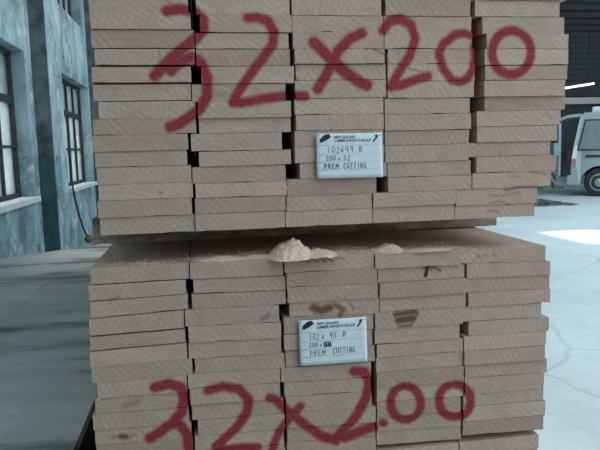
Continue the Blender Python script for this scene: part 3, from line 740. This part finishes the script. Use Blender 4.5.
# ------------------------------------------------------------------ low platform on the left
PZ = 0.52
e1, e2 = on(75, 450, 2, PZ), on(92.5, 402, 2, PZ)
b1, b2 = on(0, 259, 2, PZ), on(107, 243, 2, PZ)
ex = (e1[0]+e2[0])/2
root = thing('work_platform', 'low pale grey sheet-covered platform left of the timber stacks', 'platform', (-0.95, 1.5, 0))
off = Vector(root.location)
sl_ = (b2[1]-b1[1])/(b2[0]-b1[0])
def back(x): return b1[1]+sl_*(x-b1[0])
xw = WX+0.02
xs_ = [xw, (xw+ex)/2, ex]
for a, b in zip(xs_, xs_[1:]):
    bm = bmesh.new(); poly = [(a+.001-off.x, -0.9-off.y), (b-.001-off.x, -0.9-off.y), (b-.001-off.x, back(b)-off.y), (a+.001-off.x, back(a)-off.y)]
    prism(bm, poly, PZ-0.03, PZ, 2); link('top_sheet', to_mesh('top_sheet', bm), MAT['sheet'], root)
link('side_rail', boxes('side_rail', [((ex-.06-off.x, -0.88-off.y, PZ-.12), (ex-.01-off.x, back(ex)-.05-off.y, PZ-.03))]), MAT['steel'], root)
for y in (-0.8, 1.0, 2.8):
    for x in (xw+.05, ex-.06):
        link('leg', boxes('leg', [((x-off.x, y-off.y, 0), (x+.05-off.x, y+.05-off.y, PZ-.03 if x < ex-.1 else PZ-.12))]), MAT['steel'], root)

# cable hanging down the wall
cpts = []
for i, (x, y, ddx) in enumerate(((69.5, 150, .05), (71, 172, .05), (74, 195, .06), (79, 215, .10), (84, 230, .16), (89, 239, .22))):
    q = on(x, y, 0, WX+ddx); cpts.append(q)
root = thing('hanging_cable', 'thin black cable hanging on the cyan wall beside the stacks', 'cable', tuple(cpts[-1]))
link('wire', tube_mesh('wire', [tuple(q-cpts[-1]) for q in cpts], 0.013, 6), MAT['black'], root)
bm = bmesh.new(); lathe(bm, [(.02, -.06), (.045, -.05), (.055, 0), (.045, .05), (.02, .06)], 12)
link('socket', to_mesh('socket', bm, True), MAT['card'], root)

# ------------------------------------------------------------------ van in the yard
g = on(598.5, 196.5, 2, 0.0)
vx, vyy = g[0], g[1]
S_ = 1.0
VR = -0.60; wb_x = 0.62                    # heading, rear wheel centre from the rear edge
vyy += wb_x*math.sin(-VR); rear = vx-wb_x*math.cos(VR)
root = thing('delivery_van', 'pale silver van with raised tailgate parked in the yard', 'van', (rear, vyy, 0), VR)
ztop = on(590, 112.5, 1, vyy)[2]; LV = 4.6; WV = 1.70
zw0, zw1 = on(590, 149, 1, vyy)[2], on(590, 121, 1, vyy)[2]
zsl = on(582, 189, 1, vyy)[2]; zsl = max(.28, min(.42, zsl))
xt = 0.20
fx = LV-0.75; R = 0.34
prof = [(0, zsl+.05), (-.02, .75), (0.02, zw0-.02), (xt-.03, ztop-.10), (xt+.06, ztop), (3.3, ztop), (3.75, ztop-.12), (4.35, zw0), (LV-.02, .80), (LV, zsl+.05), (LV-.05, zsl)]
def arch(cx):
    return [(cx+(R+.07)*math.cos(a), .33+(R+.07)*math.sin(a)) for a in [math.pi*k/8 for k in range(9)]]
low_edge = [(fx+R+.07, zsl)] + arch(fx) + [(fx-R-.07, zsl), (wb_x+R+.07, zsl)] + arch(wb_x) + [(max(.02, wb_x-R-.07), zsl)]
poly = prof+low_edge
bm = bmesh.new()
levels = [(0.0, 0), (WV, 0)]
def inset(zz): return 0.0 if zz < zw0 else 0.13*(zz-zw0)/(ztop-zw0)
A = [bm.verts.new((x, inset(zz), zz)) for x, zz in poly]; B = [bm.verts.new((x, WV-inset(zz), zz)) for x, zz in poly]
n = len(poly)
fa = bm.faces.new(A); fb_ = bm.faces.new(B[::-1])
for k in range(n): bm.faces.new((A[k], A[(k+1) % n], B[(k+1) % n], B[k]))
bmesh.ops.triangulate(bm, faces=[fa, fb_])
body = link('body', to_mesh('body', bm), MAT['van'], root)
def side_panel(name, pts, mat, out, thick, parent):
    bm = bmesh.new()
    a = [bm.verts.new((x, inset(z_)-out, z_)) for x, z_ in pts]; b = [bm.verts.new((x, inset(z_)-out+thick, z_)) for x, z_ in pts]
    k_ = len(pts); bm.faces.new(a); bm.faces.new(b[::-1])
    for k in range(k_): bm.faces.new((a[k], a[(k+1) % k_], b[(k+1) % k_], b[k]))
    return link(name, to_mesh(name, bm), mat, parent)
def sxm(z_): return xt*(z_-zw0)/(ztop-zw0)
for (a, b) in ((.16, 1.15), (1.25, 2.45), (2.58, 3.55)):
    q = [(a+sxm(zw0)*.9, zw0), (b, zw0), (b-(.0 if b < 3 else .25), zw1), (a+(sxm(zw1)*.9 if a < .2 else 0), zw1)]
    cxm = sum(t[0] for t in q)/4; czm = (zw0+zw1)/2
    big = [(cxm+(x-cxm)*1.06, czm+(z_-czm)*1.10) for x, z_ in q]
    w = side_panel('window_seal', big, MAT['black'], .006, .008, body)
    side_panel('side_window', q, MAT['van_glass'], .012, .008, body)
side_panel('rub_strip', [(.30, zw0-.20), (3.9, zw0-.20), (3.9, zw0-.14), (.30, zw0-.14)], MAT['black'], .015, .02, body)
side_panel('tail_lamp', [(.0, zw0-.22), (.10, zw0-.22), (.13, zw0+.10), (.05, zw0+.10)], MAT['lamp'], .02, .06, root)
side_panel('tail_lamp', [(.0, zw0-.42), (.10, zw0-.42), (.10, zw0-.24), (.0, zw0-.24)], MAT['red_lamp'], .02, .06, root)
link('rear_bumper', boxes('rear_bumper', [((-.10, -.02, zsl), (max(.08, wb_x-R-.10), WV+.02, zsl+.24))], .03), MAT['bumper'], root)
link('front_bumper', boxes('front_bumper', [((LV-.25, -.02, zsl), (LV+.08, WV+.02, zsl+.26))], .03), MAT['bumper'], root)
for cx in (wb_x, fx):
    for side in (0, 1):
        y = .10 if side == 0 else WV-.10
        bm = bmesh.new(); lathe(bm, [(.20, -.09), (R-.03, -.10), (R, -.06), (R, .06), (R-.03, .10), (.20, .09)], 28)
        w = link('wheel', to_mesh('wheel', bm, True), MAT['rubber'], root, (cx, y, R))
        bm = bmesh.new(); s = -1 if side == 0 else 1
        lathe(bm, [(.215, s*.085), (.20, s*.10), (.14, s*.075), (.07, s*.10), (.03, s*.115)], 20); link('hub_cap', to_mesh('hub_cap', bm, True), MAT['hub'], w)
# raised tailgate
h0 = (xt, ztop-.02); h1 = (xt-.62, ztop-.16)
bm = bmesh.new(); pr = [h0, ((h0[0]+h1[0])/2, (h0[1]+h1[1])/2+.05), h1, (h1[0]+.01, h1[1]-.08), ((h0[0]+h1[0])/2, (h0[1]+h1[1])/2-.02), (h0[0]+.01, h0[1]-.07)]
prism(bm, pr, .14, WV-.14, 1); tg = link('tailgate', to_mesh('tailgate', bm), MAT['van'], root)
link('gas_strut', tube_mesh('gas_strut', [(h1[0]*.5, .16, (h0[1]+h1[1])/2-.02), (.09, .16, zw0+.15)], .012, 6), MAT['steel'], tg)
link('dark_rear_panel', boxes('dark_rear_panel', [((-.025, .10, zsl+.25), (.03, WV-.10, zw0+.05))]), MAT['black'], root)  # black panel standing in for the unlit interior behind the open rear
link('roof_rack', boxes('roof_rack', [((.42, .25, ztop-.005), (2.2, WV-.25, ztop+.14))], .04), MAT['white'], root)

# post with a box, cardboard box, rubble and litter beyond the stack
py_ = vyy+4.2
q0, q1 = on(558.5, 165, 1, py_), on(558.5, 119, 1, py_)
root = thing('switch_post', 'pale blue post with a switch box behind the van tailgate', 'post', (q0[0], py_, 0))
link('post', boxes('post', [((-.045, -.045, 0), (.045, .045, q1[2]))], .01), MAT['blue'], root)
bz0, bz1 = on(553, 156, 1, py_)[2], on(553, 143, 1, py_)[2]
link('switch_box', boxes('switch_box', [((-.24, -.12, bz0), (.0, .08, bz1))], .015), MAT['blue'], root)
q = on(568, 161, 1, vyy+2.0)
root = thing('cardboard_box', 'small brown cardboard box on the rubble beside the van', 'box', (q[0], vyy+2.0, q[2]))
link('carton', boxes('carton', [((-.11, -.14, 0), (.11, .14, .26))], .004), MAT['card'], root)
link('lid_flap', boxes('lid_flap', [((-.115, -.145, .255), (.0, .145, .27))]), MAT['card'], root)
def rubble(name, label, px0, px1, py0, py1, n, s0, s1, mat, sd_, hmax, cat):
    r = random.Random(sd_); bm = bmesh.new()
    a, b = on(px0, py1, 2, 0), on(px1, py1, 2, 0)
    c = on((px0+px1)/2, py0, 2, 0)
    for k in range(n):
        u, v = r.random(), r.random()
        x = a[0]+(b[0]-a[0])*u; y = a[1]+(c[1]-a[1])*v
        if hmax > 0: z = hmax*max(0, 1-((u-.5)/.5)**2)*max(0, 1-((v-.5)/.5)**2)*r.random()**.5
        else: z = 0
        s = r.uniform(s0, s1)
        v0 = len(bm.verts)
        vs2 = [bm.verts.new((x+s*r.uniform(.6, 1.2)*i, y+s*r.uniform(.6, 1.2)*j, max(0, z+s*r.uniform(.2, .7)*kk))) for i in (-1, 1) for j in (-1, 1) for kk in (-1, 1)]
        for q_ in ((0,1,3,2),(4,6,7,5),(0,4,5,1),(2,3,7,6),(0,2,6,4),(1,5,7,3)): bm.faces.new([vs2[i] for i in q_])
    return tag(link(name, to_mesh(name, bm), mat), label, cat, None, 'stuff')
rubble('rubble_pile', 'heap of grey rubble on the floor behind the van', 545, 581, 182.5, 189, 900, .03, .10, MAT['stone'], 5, q[2]+.05, 'rubble')
rubble('floor_litter', 'strip of dark litter scattered on the concrete before the van', 530, 592, 197, 207, 420, .012, .06, MAT['chip'], 9, .05, 'litter')

# fluorescent lamp under the far eave
ly = FY-0.9
a, b = on(556, 89.5, 1, ly), on(594, 83.5, 1, ly)
root = thing('fluorescent_lamp', 'lit white tube lamp hanging above the van', 'lamp', tuple(a))
d = b-a
link('tube', tube_mesh('tube', [(0, 0, 0), tuple(d)], .035, 8), MAT['tube'], root)
link('housing', tube_mesh('housing', [(0, 0.03, .06), (d[0], d[1]+.03, d[2]+.06)], .03, 6), MAT['steel'], root)
for f_ in (.15, .85):
    link('bracket', tube_mesh('bracket', [tuple(d*f_+np.array([0, .03, .06])), (d[0]*f_, .03, CZ-a[2]-.01)], .015, 5), MAT['steel'], root)
